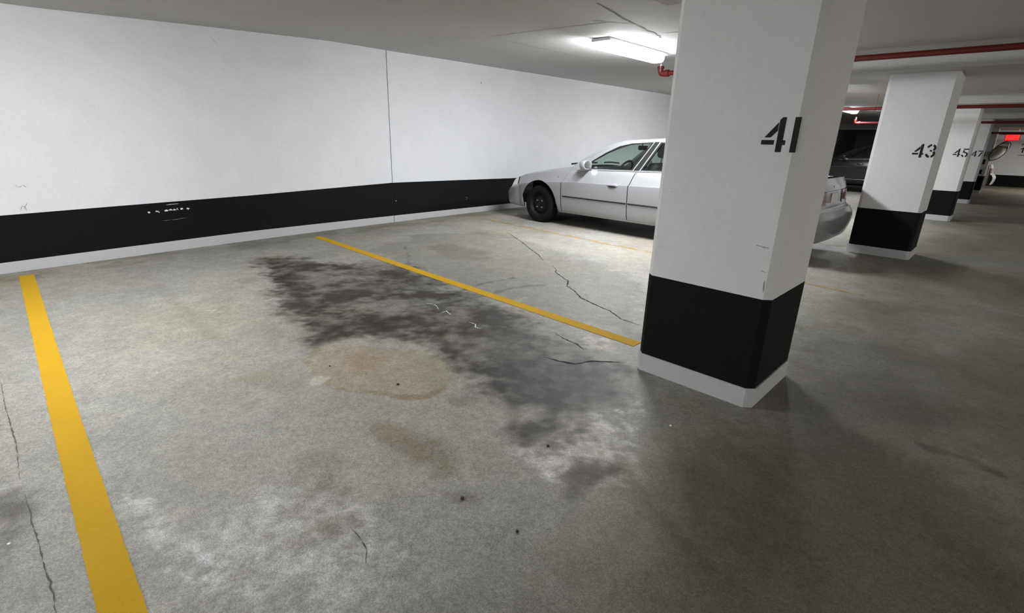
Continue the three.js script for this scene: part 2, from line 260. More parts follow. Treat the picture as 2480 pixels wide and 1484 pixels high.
// ---------------------------------------------------------------- long wall on the left
const TOP = [[-7, 2.05], [0.32, 2.195], [1.756, 2.295], [3.03, 2.373], [3.51, 2.395], [4.32, 2.406], [5.5, 2.432], [8.4, 2.475], [13.1, 2.544], [30, 2.56]];
const BAND0 = [[-7, 0.09], [-0.13, 0.097], [2.1, 0.112], [4.2, 0.099], [6.4, 0.094], [30, 0.094]];
const BAND1 = [[-7, 0.46], [-0.04, 0.506], [2.18, 0.539], [4.22, 0.595], [4.24, 0.596], [6.95, 0.569], [30, 0.569]];
const JOINT = 4.215, GAP = 0.012;
function wallStrip(x0, x1, lo, hi, front, thick) {   // a slab that follows the wall line
  const n = Math.max(1, Math.round((x1 - x0) / 0.3)), pos = [], uv = [], idx = [];
  const ring = (x, z, yl, yh, u) => { pos.push(x, yl, z + front, x, yh, z + front, x, yl, z - thick, x, yh, z - thick); uv.push(u, yl / 1.2, u, yh / 1.2, u, yl / 1.2, u, yh / 1.2); };
  for (let i = 0; i <= n; i++) { const x = lerp(x0, x1, i / n); ring(x, wallZ(x), lo(x), hi(x), x / 1.2); }
  const q = (a, b, c, d) => idx.push(a, b, c, a, c, d);
  for (let i = 0; i < n; i++) { const a = i * 4, b = a + 4; q(a, b, b + 1, a + 1); q(a + 2, a + 3, b + 3, b + 2); q(a + 1, b + 1, b + 3, a + 3); q(a, a + 2, b + 2, b); }
  q(0, 1, 3, 2); const e = n * 4; q(e, e + 2, e + 3, e + 1);
  return geom(pos, idx, uv).toNonIndexed();
}
const flat = (g) => { const h = g.index ? g.toNonIndexed() : g; h.computeVertexNormals(); return h; };
const T0 = (k) => (x) => table(k, x);
{
  const top = (x) => table(TOP, x) + 0.05;
  const wall = structure('wall_left', flat(wallStrip(X0, XE, () => -0.1, top, -0.012, 0.2)), M.groove, 'long painted concrete wall with black band', 'wall');
  for (const [a, b] of [[X0, JOINT - GAP / 2], [JOINT + GAP / 2, XE]]) {
    mesh('wall_panel', flat(wallStrip(a, b, T0(BAND1), top, 0, 0.03)), M.wall, wall);
    mesh('painted_band', flat(wallStrip(a, b, T0(BAND0), T0(BAND1), 0.001, 0.03)), M.black, wall);
  }
  const base = structure('baseboard_left', flat(wallStrip(X0, JOINT - GAP / 2, () => 0, T0(BAND0), 0.004, 0.03)), M.base, 'pale grey strip along the foot of the wall', 'baseboard');
  mesh('base_strip', flat(wallStrip(JOINT + GAP / 2, XE, () => 0, T0(BAND0), 0.004, 0.03)), M.base, base);
  const onWall = (x, y) => [x, y, wallZ(x) + 0.0028];
  // white scrapes on the black band, pencil scribbles on the white paint
  const sc = [[1.04, 0.432, 0.022], [1.11, 0.437, 0.03], [1.135, 0.428, 0.012], [1.19, 0.437, 0.04], [1.235, 0.440, 0.035], [1.275, 0.440, 0.03], [1.31, 0.443, 0.014], [1.345, 0.441, 0.028], [1.405, 0.440, 0.03], [4.26, 0.318, 0.014]];
  for (const [x, y, w] of sc) mesh('paint_chip', ribbon([[x, y], [x + w * 0.5, y + 0.006 * (rnd() - 0.4)], [x + w, y + 0.008 * (rnd() - 0.5)]], 0.013, onWall, 0.9, 0.004), M.scuff, wall);
  mesh('scratch', ribbon([[1.16, 0.333], [1.3, 0.336], [1.4, 0.345]], 0.003, onWall, 0.9), M.pencil, wall);
  mesh('scratch', ribbon([[1.22, 0.497], [1.34, 0.50]], 0.004, onWall, 0.8), M.scuff, wall);
  mesh('scratch', ribbon([[5.75, 0.285], [5.79, 0.275], [5.78, 0.25], [5.75, 0.24]], 0.006, onWall, 0.6), M.pencil, wall);
  for (const P of [[[0.105, 0.765], [0.115, 0.745], [0.14, 0.742], [0.15, 0.757]], [[0.155, 0.76], [0.175, 0.735]], [[0.095, 0.53], [0.11, 0.575], [0.13, 0.57], [0.135, 0.53]], [[0.12, 0.55], [0.15, 0.60]]]) mesh('pencil_scribble', ribbon(P, 0.003, onWall, 0.8, 0.006), M.pencil, wall);
  mesh('scratch', ribbon([[1.93, 2.21], [1.97, 2.16], [2.0, 2.13]], 0.003, onWall, 0.6), M.pencil, wall);
  mesh('scratch', ribbon([[6.12, 2.185], [6.122, 2.155]], 0.02, onWall, 0.8), M.pencil, wall);
}

// ---------------------------------------------------------------- ceiling with shallow beams over the column lines
const COLS = [2.41, 7.59, 12.77, 17.95, 23.13], COLS_BEHIND = [-2.77];
const CZ0 = 5.008, CZ1 = 5.652, CW = 0.577, SOFFIT = 2.1;
const ceilY = (x, z) => { const zw = wallZ(x), t = clamp((z - zw) / (4.4 - zw)); return lerp(table(TOP, x), 2.24, t); };
{
  const pos = [], idx = [], uv = [], xs = [], zs = [];
  for (let i = 0; i <= 120; i++) xs.push(lerp(X0 - 0.3, XE + 0.3, i / 120));
  for (let j = 0; j <= 40; j++) zs.push(j <= 30 ? j / 30 : 1 + (j - 30) / 10);
  const put = (yo) => { for (const s of zs) for (const x of xs) { const zw = wallZ(x) - 0.25, z = s <= 1 ? lerp(zw, 4.4, s) : lerp(4.4, Z1 + 0.3, s - 1); pos.push(x, yo === null ? ceilY(x, z) : yo, z); uv.push(x / 1.6, z / 1.6); } };
  put(null); put(2.9);
  const nx = xs.length, nz = zs.length, o = nx * nz;
  for (let j = 0; j < nz - 1; j++) for (let i = 0; i < nx - 1; i++) { const a = j * nx + i; idx.push(a, a + 1, a + nx + 1, a, a + nx + 1, a + nx); const b = o + a; idx.push(b, b + nx + 1, b + 1, b, b + nx, b + nx + 1); }
  const ceiling = structure('ceiling', geom(pos, idx, uv), M.ceiling, 'low grey concrete ceiling slab', 'ceiling');
  const rimb = (a) => mesh('slab_edge', a, M.ceiling, ceiling);
  rimb(box(0.2, 1.1, Z1 + 3, X0 - 0.3, 2.4, Z1 / 2 - 0.6)); rimb(box(0.2, 1.1, Z1 + 3, XE + 0.3, 2.4, Z1 / 2 - 0.6)); rimb(box(XE - X0 + 1, 1.1, 0.2, (X0 + XE) / 2, 2.4, Z1 + 0.3));
  for (const c of [...COLS_BEHIND, ...COLS]) {
    const g = box(1.18, 0.28, Z1 - 4.45, c - 0.3 + 0.59, SOFFIT + 0.14, (Z1 + 4.45) / 2); mesh('ceiling_beam', g, M.ceiling, ceiling);
  }
  const on = (d) => (x, z) => [x, ceilY(x, z) - d, z];
  mesh('crack_repair', ribbon([[3.5, 3.73], [3.73, 3.69], [4.1, 3.6], [4.41, 3.55]], 0.02, on(0.002), 0.5, 0.03), M.seam, ceiling);
  mesh('crack_repair', ribbon([[4.41, 3.55], [4.62, 3.5], [4.82, 3.48], [5.05, 3.42]], 0.045, on(0.0025), 0.6, 0.03), M.seamPale, ceiling);
  mesh('formwork_seam', ribbon([[4.80, 3.50], [4.84, 3.9], [4.86, 4.4]], 0.014, on(0.002), 0.4, 0.04), M.seam, ceiling);
  mesh('formwork_seam', ribbon([[4.15, 1.86], [4.14, 2.5], [4.13, 3.0], [4.15, 3.42], [4.35, 3.6]], 0.03, on(0.0015), 0.7, 0.03), M.seamPale, ceiling);
  mesh('formwork_seam', ribbon([[4.15, 1.86], [4.9, 1.80], [5.6, 1.78], [6.3, 1.74]], 0.018, on(0.0015), 0.6, 0.04), M.seamPale, ceiling);
  mesh('water_stain', ribbon([[4.02, 3.33], [4.1, 3.36], [4.08, 3.42]], 0.05, on(0.0014), 0.9, 0.01), M.seamPale, ceiling);
}

// ---------------------------------------------------------------- other walls
structure('wall_right', merge([box(0.3, 2.9, 12.1, X1 + 0.15, 1.35, 10.95)]), M.wall, 'white end wall of the driving aisle', 'wall');
mesh('painted_band', box(0.02, 0.46, 12.1, X1 - 0.005, 0.23, 10.95), M.black, scene.getObjectByName('wall_right'));
structure('wall_far', box(0.3, 2.9, 9, XE + 0.15, 1.35, 1.4), M.wall, 'end wall set far back so that it stays dark behind the black car', 'wall');
structure('wall_partition', box(XE - X1, 2.9, 0.3, (XE + X1) / 2 + 0.15, 1.35, 5.05), M.wall, 'added side wall of the dark recess past the last bays', 'wall');  // side wall added so the far bays stay dark
structure('trim_1', box(0.3, 0.5, 6.2, X1 + 0.15, 2.48, 1.85), M.ceiling, 'concrete lintel above the unlit last bays', 'beam');
structure('wall_near', box(0.3, 2.9, Z1 + 3, X0 - 0.15, 1.35, Z1 / 2 - 0.7), M.wall, 'white end wall behind the viewer', 'wall');
structure('wall_back', box(XE - X0 + 1, 2.9, 0.3, (X0 + XE) / 2, 1.35, Z1 + 0.15), M.wall, 'white wall across the aisle', 'wall');

// ---------------------------------------------------------------- columns with stencilled bay numbers
function arcShape(cx, cy, r0, r1, a0, a1) { const s = new THREE.Shape(), n = 14, d = Math.PI / 180; for (let i = 0; i <= n; i++) { const a = lerp(a0, a1, i / n) * d; s[i ? 'lineTo' : 'moveTo'](cx + r1 * Math.cos(a), cy + r1 * Math.sin(a)); } for (let i = n; i >= 0; i--) { const a = lerp(a0, a1, i / n) * d; s.lineTo(cx + r0 * Math.cos(a), cy + r0 * Math.sin(a)); } return s; }
const poly2 = (P) => new THREE.Shape(P.map((p) => new THREE.Vector2(...p)));
const DIGITS = {
  4: [0.69, [poly2([[0.07, 0.42], [0.42, 0.86], [0.42, 0.62], [0.25, 0.42]]), poly2([[0, 0.345], [0.37, 0.345], [0.37, 0.21], [0, 0.21]]), poly2([[0.44, 0], [0.61, 0], [0.61, 0.21], [0.69, 0.21], [0.69, 0.345], [0.61, 0.345], [0.61, 1], [0.51, 1], [0.44, 0.93]])]],
  1: [0.17, [poly2([[0, 0], [0.17, 0], [0.17, 1], [0, 1]])]],
  3: [0.60, [arcShape(0.29, 0.72, 0.14, 0.28, -50, 70), arcShape(0.29, 0.72, 0.14, 0.28, 95, 175), arcShape(0.29, 0.30, 0.15, 0.30, -70, 45), arcShape(0.29, 0.30, 0.15, 0.30, -175, -95), poly2([[0.22, 0.47], [0.36, 0.45], [0.36, 0.57], [0.22, 0.58]])]],
  5: [0.62, [poly2([[0.10, 0.86], [0.60, 0.86], [0.62, 1], [0.10, 1]]), poly2([[0.08, 0.48], [0.22, 0.54], [0.24, 0.80], [0.10, 0.80]]), arcShape(0.30, 0.30, 0.16, 0.31, -75, 110), arcShape(0.30, 0.30, 0.16, 0.31, -175, -100)]],
  7: [0.60, [poly2([[0, 0.85], [0.62, 0.85], [0.62, 1], [0, 1]]), poly2([[0.42, 0.79], [0.60, 0.79], [0.32, 0], [0.13, 0]])]],
  9: [0.60, [arcShape(0.30, 0.69, 0.15, 0.30, 15, 165), arcShape(0.30, 0.69, 0.15, 0.30, 195, 345), arcShape(0.28, 0.32, 0.17, 0.32, -100, 35), arcShape(0.28, 0.32, 0.17, 0.32, -170, -125)]],
};
function stencil(text, height, gap) {
  const out = []; let x = 0;
  for (const ch of text) { const [w, shapes] = DIGITS[ch]; for (const s of shapes) { const g = new THREE.ExtrudeGeometry(s, { depth: 0.012, bevelEnabled: false, curveSegments: 10 }); g.translate(x, 0, 0); out.push(g); } x += w + gap; }
  const g = merge(out); g.scale(height, height, 0.1); return [g, (x - gap) * height];
}
function chamferBox(w, d, h, y, c) {    // footprint w (x) by d (z) with chamfered corners
  const a = w / 2, b = d / 2, s = poly2([[-a + c, -b], [a - c, -b], [a, -b + c], [a, b - c], [a - c, b], [-a + c, b], [-a, b - c], [-a, -b + c]]);
  const g = new THREE.ExtrudeGeometry(s, { depth: h, bevelEnabled: false }); g.rotateX(-Math.PI / 2); g.translate(0, y, 0);
  const p = g.attributes.position, n = g.attributes.normal, uv = g.attributes.uv;
  for (let i = 0; i < p.count; i++) uv.setXY(i, (Math.abs(n.getX(i)) > 0.5 ? p.getZ(i) : p.getX(i)) / 1.2, p.getY(i) / 1.2);
  return g;
}
const shaftG = chamferBox(CW, CZ1 - CZ0, SOFFIT - 0.566, 0.566, 0.032), bandG = chamferBox(CW + 0.002, CZ1 - CZ0 + 0.002, 0.464, 0.102, 0.032), footG = chamferBox(CW + 0.016, CZ1 - CZ0 + 0.016, 0.103, 0, 0.034);
const COLUMN_LABEL = { 41: 'large white concrete column stencilled 41 in the foreground', 43: 'white concrete column stencilled 43 behind the silver car', 45: 'white concrete column stencilled 45, third in the row', 47: 'white concrete column stencilled 47, fourth in the row', 49: 'farthest white column in the row, with a stencilled 9 showing' };
function column(x, num) {
  const c = thing('concrete_column', num ? COLUMN_LABEL[num] : 'white concrete column standing behind the viewer', 'column', [x + CW / 2, 0, (CZ0 + CZ1) / 2], 'painted columns');
  mesh('shaft', shaftG, M.column, c); mesh('painted_band', bandG, M.black, c); mesh('foot', footG, M.base, c);
  if (num) {
    const first = num === 41, [g, w] = stencil(String(num), first ? 0.142 : 0.15, first ? 0.16 : 0.12);
    const n = mesh('bay_number', g, M.stencil, c); n.rotation.y = -Math.PI / 2; n.userData.label = 'black stencilled bay number';
    n.position.set(-CW / 2 - 0.0002, first ? 1.227 : 1.19, (first ? 5.487 : 5.415) - (CZ0 + CZ1) / 2);
  }
  return c;
}
for (const x of COLS_BEHIND) column(x, 0);
const columns = COLS.map((x, i) => column(x, 41 + 2 * i));
{ // rubbed marks on the near column
  const c = columns[0], f = (z, y) => [-CW / 2 - 0.0012, y, z - (CZ0 + CZ1) / 2];
  for (const P of [[[5.545, 0.815], [5.605, 0.81]], [[5.585, 0.702], [5.612, 0.695]], [[5.612, 0.66], [5.614, 0.60]], [[5.09, 1.02], [5.098, 1.017]]]) mesh('rub_mark', ribbon(P, 0.004, f, 0.8, 0.008), M.pencil, c);
  const d = columns[4]; mesh('edge_guard', box(0.02, 0.16, 0.06, -CW / 2 - 0.01, 1.02, 0.20, 0.004), M.stencil, d); mesh('edge_guard', box(0.02, 0.14, 0.06, -CW / 2 - 0.01, 0.70, 0.20, 0.004), M.stencil, d);
}

// ---------------------------------------------------------------- ceiling lamps
const FIXTURE_LABEL = ['unseen wrap-around ceiling light to the left, placed to light the near column', 'wrap-around ceiling light over the empty bay, above the view', 'bright wrap-around ceiling light above the bay next to the silver car', 'wrap-around ceiling light hidden behind column 41', 'bright ceiling light seen between columns 41 and 43'];
FIXTURES.forEach(([x, z, c, k], i) => {
  const y = ceilY(x, z) - 0.004, f = thing('ceiling_light', FIXTURE_LABEL[i] || 'unseen wrap-around ceiling light on the aisle side, set for the light it gives', 'lamp', [x, y, z], 'ceiling lights');
  const L = 1.2, tilt = (ceilY(x + 0.5, z) - ceilY(x - 0.5, z)); f.rotation.z = Math.atan(tilt); 
  mesh('housing', box(L + 0.03, 0.03, 0.235, 0, -0.015, 0, 0.004), M.housing, f);
  const s = poly2([[-0.094, 0], [0.094, 0], [0.09, -0.045], [0.074, -0.068], [0.045, -0.076], [-0.045, -0.076], [-0.074, -0.068], [-0.09, -0.045]]);
  const g = new THREE.ExtrudeGeometry(s, { depth: L - 0.03, bevelEnabled: false }); g.rotateY(Math.PI / 2); g.translate(-L / 2 + 0.015, -0.030, 0);
  const m = std({ color: lin(0.9, 0.9, 0.9), roughness: 0.5, emissive: lin(...c), emissiveIntensity: LENS_GLOW * k });
  mesh('diffuser', g, m, f);
  const lamp = new THREE.RectAreaLight(lin(...c), LAMP_RADIANCE * k, L - 0.06, 0.13); lamp.name = 'tube_light'; lamp.position.set(0, -0.109, 0); lamp.rotation.x = -Math.PI / 2; f.add(lamp);
  for (const e of [-1, 1]) { const b = new THREE.RectAreaLight(lin(...c), LAMP_RADIANCE * k * 0.7, L - 0.06, 0.055); b.name = 'tube_light'; b.position.set(0, -0.066, e * 0.097); b.rotation.y = e > 0 ? Math.PI : 0; f.add(b); }
});

// ---------------------------------------------------------------- red sprinkler pipes
const PIPES = [[6.53, 2.15, 2.63, 'nearest red sprinkler pipe, its upright head showing beside column 41'], [11.75, 2.0, 3.0, 'second red sprinkler pipe along the row, in front of column 45'], [17.1, 1.985, 2.85, 'third red sprinkler pipe along the row, its head below the lamp between columns'], [22.2, 1.9, 2.9, 'fourth red sprinkler pipe along the row, just above the red sign'], [27.4, 2.02, 2.9, 'farthest red sprinkler pipe, behind the red sign']];
for (const [x, y, z, label] of PIPES) {
  const p = thing('sprinkler_pipe', label, 'pipe', [x, y, z], 'sprinkler pipes'), r = 0.029;
  mesh('pipe', rod([0, 0, 0.05], [0, 0, Z1 - z - 0.01], r, 20), M.red, p);
  const e = mesh('elbow', tube([[0, 0, 0.11], [0, 0, 0.04], [0, 0.012, 0.008], [0, 0.05, 0], [0, 0.075, 0]], 0.036, 24, 14), M.red, p);
  mesh('collar', rod([0, 0, 0.075], [0, 0, 0.125], 0.043, 18), M.red, e); mesh('collar', rod([0, 0.06, 0], [0, 0.09, 0], 0.043, 18), M.red, e);
  const h = mesh('sprinkler_head', merge([rod([0, 0.09, 0], [0, 0.115, 0], 0.016, 12), rod([-0.013, 0.11, 0], [-0.008, 0.145, 0], 0.004, 8), rod([0.013, 0.11, 0], [0.008, 0.145, 0], 0.004, 8), rod([0, 0.112, 0], [0, 0.142, 0], 0.004, 8)]), M.brass, p);
  mesh('deflector', rod([0, 0.145, 0], [0, 0.149, 0], 0.022, 16), M.brass, h);
  for (const hz of [1.2, 4.2, 7.4, 10.6]) mesh('hanger', merge([rod([0, 0.02, hz], [0, ceilY(x, z + hz) - y, z ? hz : hz], 0.005, 8), new THREE.TorusGeometry(r + 0.004, 0.004, 6, 18).translate(0, 0, hz)]), M.red, p);
}

// ---------------------------------------------------------------- exit sign, mirror and wall number at the far end
{
  const s = thing('exit_sign', 'glowing red sign hanging from the ceiling near the far wall', 'sign', [28.6, 0, 5.95]);
  mesh('housing', box(0.09, 0.26, 0.44, 0, 1.93, 0, 0.02), std({ color: lin(0.35, 0.05, 0.05), roughness: 0.5 }), s);
  mesh('lit_face', box(0.012, 0.22, 0.40, -0.046, 1.93, 0, 0.005), std({ color: lin(0.8, 0.02, 0.02), emissive: lin(1, 0.012, 0.012), emissiveIntensity: 3 }), s);
  for (const e of [-0.14, 0.14]) mesh('hanger', rod([0, 2.05, e], [0, 2.245, e], 0.008, 8), M.brass, s);
  const l = new THREE.RectAreaLight(lin(1, 0.02, 0.02), 1, 0.38, 0.2); l.name = 'sign_light'; l.position.set(-0.06, 1.93, 0); l.rotation.y = Math.PI / 2; s.add(l);
}
{
  const m = thing('convex_mirror', 'oval-looking convex traffic mirror on a bracket beside the farthest column', 'mirror', [22.85, 1.37, 5.83]);
  const R = 0.33, P = []; for (let i = 0; i <= 16; i++) { const a = i / 16 * 0.62; P.push(new THREE.Vector2(R * Math.sin(a) / Math.sin(0.62), 0.55 * (Math.cos(a) - Math.cos(0.62)))); }
  const head = new THREE.Group(); head.name = 'mirror_head'; head.quaternion.setFromUnitVectors(new THREE.Vector3(0, 1, 0), new THREE.Vector3(-0.45, -0.445, 0.775).normalize()); m.add(head);
  mesh('mirror_glass', new THREE.LatheGeometry(P, 40), std({ color: lin(0.8, 0.8, 0.78), metalness: 1, roughness: 0.06 }), head);
  mesh('rim', new THREE.TorusGeometry(R, 0.014, 8, 48).rotateX(Math.PI / 2), std({ color: lin(0.06, 0.06, 0.06), roughness: 0.6 }), head);
  mesh('back_shell', new THREE.SphereGeometry(R, 32, 10, 0, Math.PI * 2, 0, Math.PI / 2).scale(1, -0.22, 1).translate(0, -0.004, 0), std({ color: lin(0.3, 0.3, 0.28), roughness: 0.6 }), head);
  mesh('bracket', merge([tube([[0.02, 0, 0.0], [0.12, -0.14, -0.08], [0.3, -0.26, -0.185]], 0.014, 16, 10), box(0.06, 0.14, 0.02, 0.34, -0.26, -0.168)]), std({ color: lin(0.04, 0.04, 0.04), roughness: 0.6 }), m);
}
{
  const font = await new FontLoader().loadAsync('fonts/droid/droid_sans_bold.typeface.json');
  const n = thing('wall_number', 'small black lettering and number painted on the far white wall', 'lettering', [X1 - 0.001, 0, 6.30]);
  const put = (t, size, y, z) => { const g = new TextGeometry(t, { font, size, depth: 0.002, curveSegments: 4 }); const o = mesh('lettering', g, M.stencil, n); o.rotation.y = -Math.PI / 2; o.position.set(0, y, z); };
  put('10', 0.2, 1.36, -0.02); put('P', 0.09, 1.63, -0.02);
  mesh('underline', box(0.003, 0.02, 0.3, -0.001, 1.27, 0.12), M.stencil, n);
}

// ---------------------------------------------------------------- bits lying on the floor
{
  const bit = (name, label, x, z, r, c, sy = 0.6) => {
    const g = new THREE.IcosahedronGeometry(r * 0.6, 2), p = g.attributes.position;
    for (let i = 0; i < p.count; i++) { const a = p.getX(i), b = p.getY(i), d = p.getZ(i), k = 0.75 + 0.5 * vnoise(a * 120 + x * 9 + 50, b * 120 + d * 90 + 50); p.setXYZ(i, a * k * 1.25, b * k * sy, d * k); }
    g.computeVertexNormals(); g.computeBoundingBox(); g.translate(0, -g.boundingBox.min.y, 0);
    const m = new THREE.Mesh(g, std({ color: lin(...c), roughness: 0.85 })); m.name = name; m.position.set(x, 0, z); m.rotation.y = x * 7; tag(m, label, 'debris', 'bits on the floor');
  };
  bit('paper_pellet', 'small white pellet lying on the dark floor before column 41', 1.97, 5.46, 0.009, [0.75, 0.74, 0.7]);
  bit('pebble', 'black crumb in the middle of the tan puddle stain', 1.27, 4.26, 0.011, [0.02, 0.018, 0.015]);
  bit('pebble', 'black crumb at the tip of the pale floor patch', 1.43, 5.17, 0.008, [0.02, 0.018, 0.015]);
  bit('pebble', 'dark lump in the small dark drip stain near the bottom centre', 0.95, 5.17, 0.010, [0.03, 0.027, 0.022]);
  bit('pebble', 'black crumb on bare concrete below the centre of the picture', 0.98, 5.42, 0.008, [0.025, 0.022, 0.02]);
  bit('pebble', 'tiny dark crumb at the far side of the tan puddle stain', 1.11, 3.81, 0.008, [0.03, 0.027, 0.022]);
  bit('paint_flake', 'small white flake left of the bright yellow bay line', -0.21, 4.35, 0.008, [0.72, 0.72, 0.7], 0.25);
  bit('paint_flake', 'small white flake near the end of the middle bay line', 2.48, 4.74, 0.009, [0.72, 0.72, 0.7], 0.25);
}

// ---------------------------------------------------------------- cars
const CARM = {
  glass: new THREE.MeshPhysicalMaterial({ color: lin(0.80, 0.86, 0.84), transmission: 1, thickness: 0, roughness: 0.02, side: THREE.DoubleSide }),
  trim: new THREE.MeshPhysicalMaterial({ side: THREE.DoubleSide, color: lin(0.01, 0.01, 0.01), roughness: 0.6, specularIntensity: 0.35 }),
  rubber: new THREE.MeshPhysicalMaterial({ side: THREE.DoubleSide, color: lin(0.008, 0.008, 0.008), roughness: 0.9, specularIntensity: 0.25 }),
  under: new THREE.MeshPhysicalMaterial({ side: THREE.DoubleSide, color: lin(0.006, 0.006, 0.006), roughness: 0.9, specularIntensity: 0.2 }),
  steel: new THREE.MeshPhysicalMaterial({ side: THREE.DoubleSide, color: lin(0.009, 0.009, 0.009), roughness: 0.6, specularIntensity: 0.35 }),
  nut: std({ color: lin(0.6, 0.6, 0.6), roughness: 0.3, metalness: 0.9 }),
  chrome: std({ color: lin(0.75, 0.75, 0.75), roughness: 0.12, metalness: 1 }),
  alloy: std({ color: lin(0.72, 0.72, 0.72), roughness: 0.28, metalness: 0.7 }),
  seat: std({ color: lin(0.045, 0.045, 0.045), roughness: 0.9 }),
  lampClear: std({ color: lin(0.72, 0.72, 0.7), roughness: 0.15 }),
  lampRed: std({ color: lin(0.16, 0.008, 0.01), roughness: 0.15 }),
  plate: std({ color: lin(0.7, 0.7, 0.72), roughness: 0.5 }),
};
const paint = (c, rough = 0.32, metal = 0.25) => new THREE.MeshPhysicalMaterial({ color: lin(...c), roughness: rough, metalness: metal, clearcoat: 0.4, clearcoatRoughness: 0.08, side: THREE.DoubleSide });
// section of the body side: share of half width and share of the height between sill and shoulder
const SEC = [[0.90, 0], [0.955, 0.10], [0.985, 0.33], [0.997, 0.54], [1.0, 0.715], [0.990, 0.75], [0.925, 0.955], [0.885, 1.0]];
const KB = SEC.length - 1;
function spline(P, t) {          // Catmull-Rom through [a, b] points, t in index units
  const i = Math.min(P.length - 2, Math.max(0, Math.floor(t))), f = t - i, p0 = P[Math.max(0, i - 1)], p1 = P[i], p2 = P[i + 1], p3 = P[Math.min(P.length - 1, i + 2)];
  return [0, 1].map((k) => 0.5 * (2 * p1[k] + (p2[k] - p0[k]) * f + (2 * p0[k] - 5 * p1[k] + 4 * p2[k] - p3[k]) * f * f + (3 * p1[k] - p0[k] - 3 * p2[k] + p3[k]) * f * f * f));
}
function buildCar(o, name, label, position) {
  const car = thing(name, label, 'car', position), { W, B, T, L, hubs, wheelR, archR } = o, body = o.paint, SILL = o.sill;
  const side = (u, k, s, inset = 0) => { const [a, b] = spline(SEC, k), w = tableS(W, u) * a - inset; return [s * w, SILL + (tableS(B, u) - SILL) * b, u]; };
  const kOf = (u, v) => { let a = 0, b = KB; for (let i = 0; i < 22; i++) { const m = (a + b) / 2; if (side(u, m, 1)[1] < v) a = m; else b = m; } return (a + b) / 2; };
  const archV = (u, r = archR) => { let v = 0; for (const h of hubs) { const d = Math.abs(u - h); if (d < r) v = Math.max(v, wheelR + Math.sqrt(r * r - d * d)); } return v; };
  const panel = (uL, uR, lo, hi, s, nu = 40, nv = 18, inset = 0, r = archR) => grid(nu, nv, (a, b) => {
    const vm = 0.25 + b * 0.62, u = lerp(uL(vm), uR(vm), a), k0 = Math.max(lo(u), archV(u, r) > 0 ? kOf(u, archV(u, r)) : 0), k1 = Math.max(k0, hi(u)); return side(u, lerp(k0, k1, b), s, inset);
  });
  const C = (v) => () => v;
  const doorF = (v) => o.doorFront + 0.16 * smooth(0.55, 0.9, v) ** 1.5, doorM = (v) => o.doorMid + 0.09 * smooth(0.6, 0.92, v), doorR = (v) => o.doorRear + 0.05 * smooth(0.5, 0.9, v);
  const g = 0.006;
  // dark shell just under the panels, floor pan and wheel wells
  mesh('body_shell', merge([1, -1].map((s) => panel(C(0.12), C(L - 0.42), C(0), C(KB), s, 120, 14, 0.012, archR + 0.004)).concat([box(1.16, 0.16, L - 0.9, 0, 0.29, L / 2 - 0.02), box(1.5, 0.5, 0.9, 0, 0.45, hubs[0] + 0.1 - 0.0).scale(0.82, 1, 1), box(1.2, 0.4, 0.9, 0, 0.5, hubs[1]), grid(24, 2, (a, b) => [lerp(-0.62, 0.62, a), 0.2, lerp(0.3, L - 0.4, b)])])), CARM.under, car);
  for (const s of [-1, 1]) {
    mesh('fender', merge([panel(C(0.33), (v) => doorF(v) - g, C(0.02), C(KB), s, 60, 18)]), body, car);
    const sill = 0.62;
    for (const [nm, a, b] of [['front_door', (v) => doorF(v) + g, (v) => doorM(v) - g], ['rear_door', (v) => doorM(v) + g, (v) => doorR(v) - g]]) {
      const d = mesh(nm, panel(a, b, C(sill), C(KB), s, 36, 20), body, car);
      const ue = nm === 'front_door' ? o.doorMid - 0.012 : o.doorRear - 0.25, us = (nm === 'front_door' ? o.doorFront + 0.03 : o.doorMid + 0.012);
      const km = (u) => kOf(u, o.moulding);
      mesh('side_moulding', grid(30, 6, (i, j) => { const u = lerp(us, ue, i), p = side(u, km(u) + (j - 0.5) * 0.13, s), q = Math.sin(Math.PI * j) * 0.012 * Math.min(1, 12 * i + 0.1); return [p[0] + s * (q + 0.001), p[1], p[2]]; }), o.mouldingMat || CARM.trim, d);
      const uh = nm === 'front_door' ? o.doorMid - 0.25 : o.doorRear - 0.12, ph = side(uh, kOf(uh, o.handle), s);
      const hd = mesh('door_handle', merge([new THREE.SphereGeometry(1, 20, 12).scale(0.016, 0.026, 0.095).translate(ph[0], ph[1], ph[2])]), body, d);
      mesh('handle_recess', new THREE.SphereGeometry(1, 16, 10).scale(0.014, 0.013, 0.07).translate(ph[0] + s * 0.006, ph[1] - 0.012, ph[2]), CARM.trim, hd);
    }
    mesh('rocker_panel', panel(C(hubs[0] + archR * 0.6), C(hubs[1] - archR * 0.6), C(0.0), C(0.60), s, 30, 6), body, car);
    mesh('quarter_panel', panel((v) => doorR(v) + g, C(o.rear + 0.0), C(0.02), C(KB), s, 50, 18), body, car);
    mesh('belt_moulding', tube([0, 0.25, 0.5, 0.75, 1].map((t) => { const u = lerp(o.doorFront + 0.2, o.doorRear + 0.1, t), p = side(u, KB, s); return [p[0] + s * 0.004, p[1] - 0.004, u]; }), 0.008, 30, 8), CARM.chrome, car);
    // headlight and front bumper corner
    mesh('headlight_surround', grid(14, 8, (a, b) => { const u = lerp(0.045, 0.325 - 0.06 * b, a), p = side(u, lerp(KB * 0.635, KB * 0.99, b), s); return [p[0] + s * 0.001, p[1], p[2] - 0.001]; }), CARM.trim, car);
    mesh('headlight', grid(14, 8, (a, b) => { const u = lerp(0.06, 0.30 - 0.06 * b, a), p = side(u, lerp(KB * 0.66, KB * 0.97, b), s); return [p[0] + s * 0.002, p[1], p[2] - 0.004]; }), CARM.lampClear, car);
  }
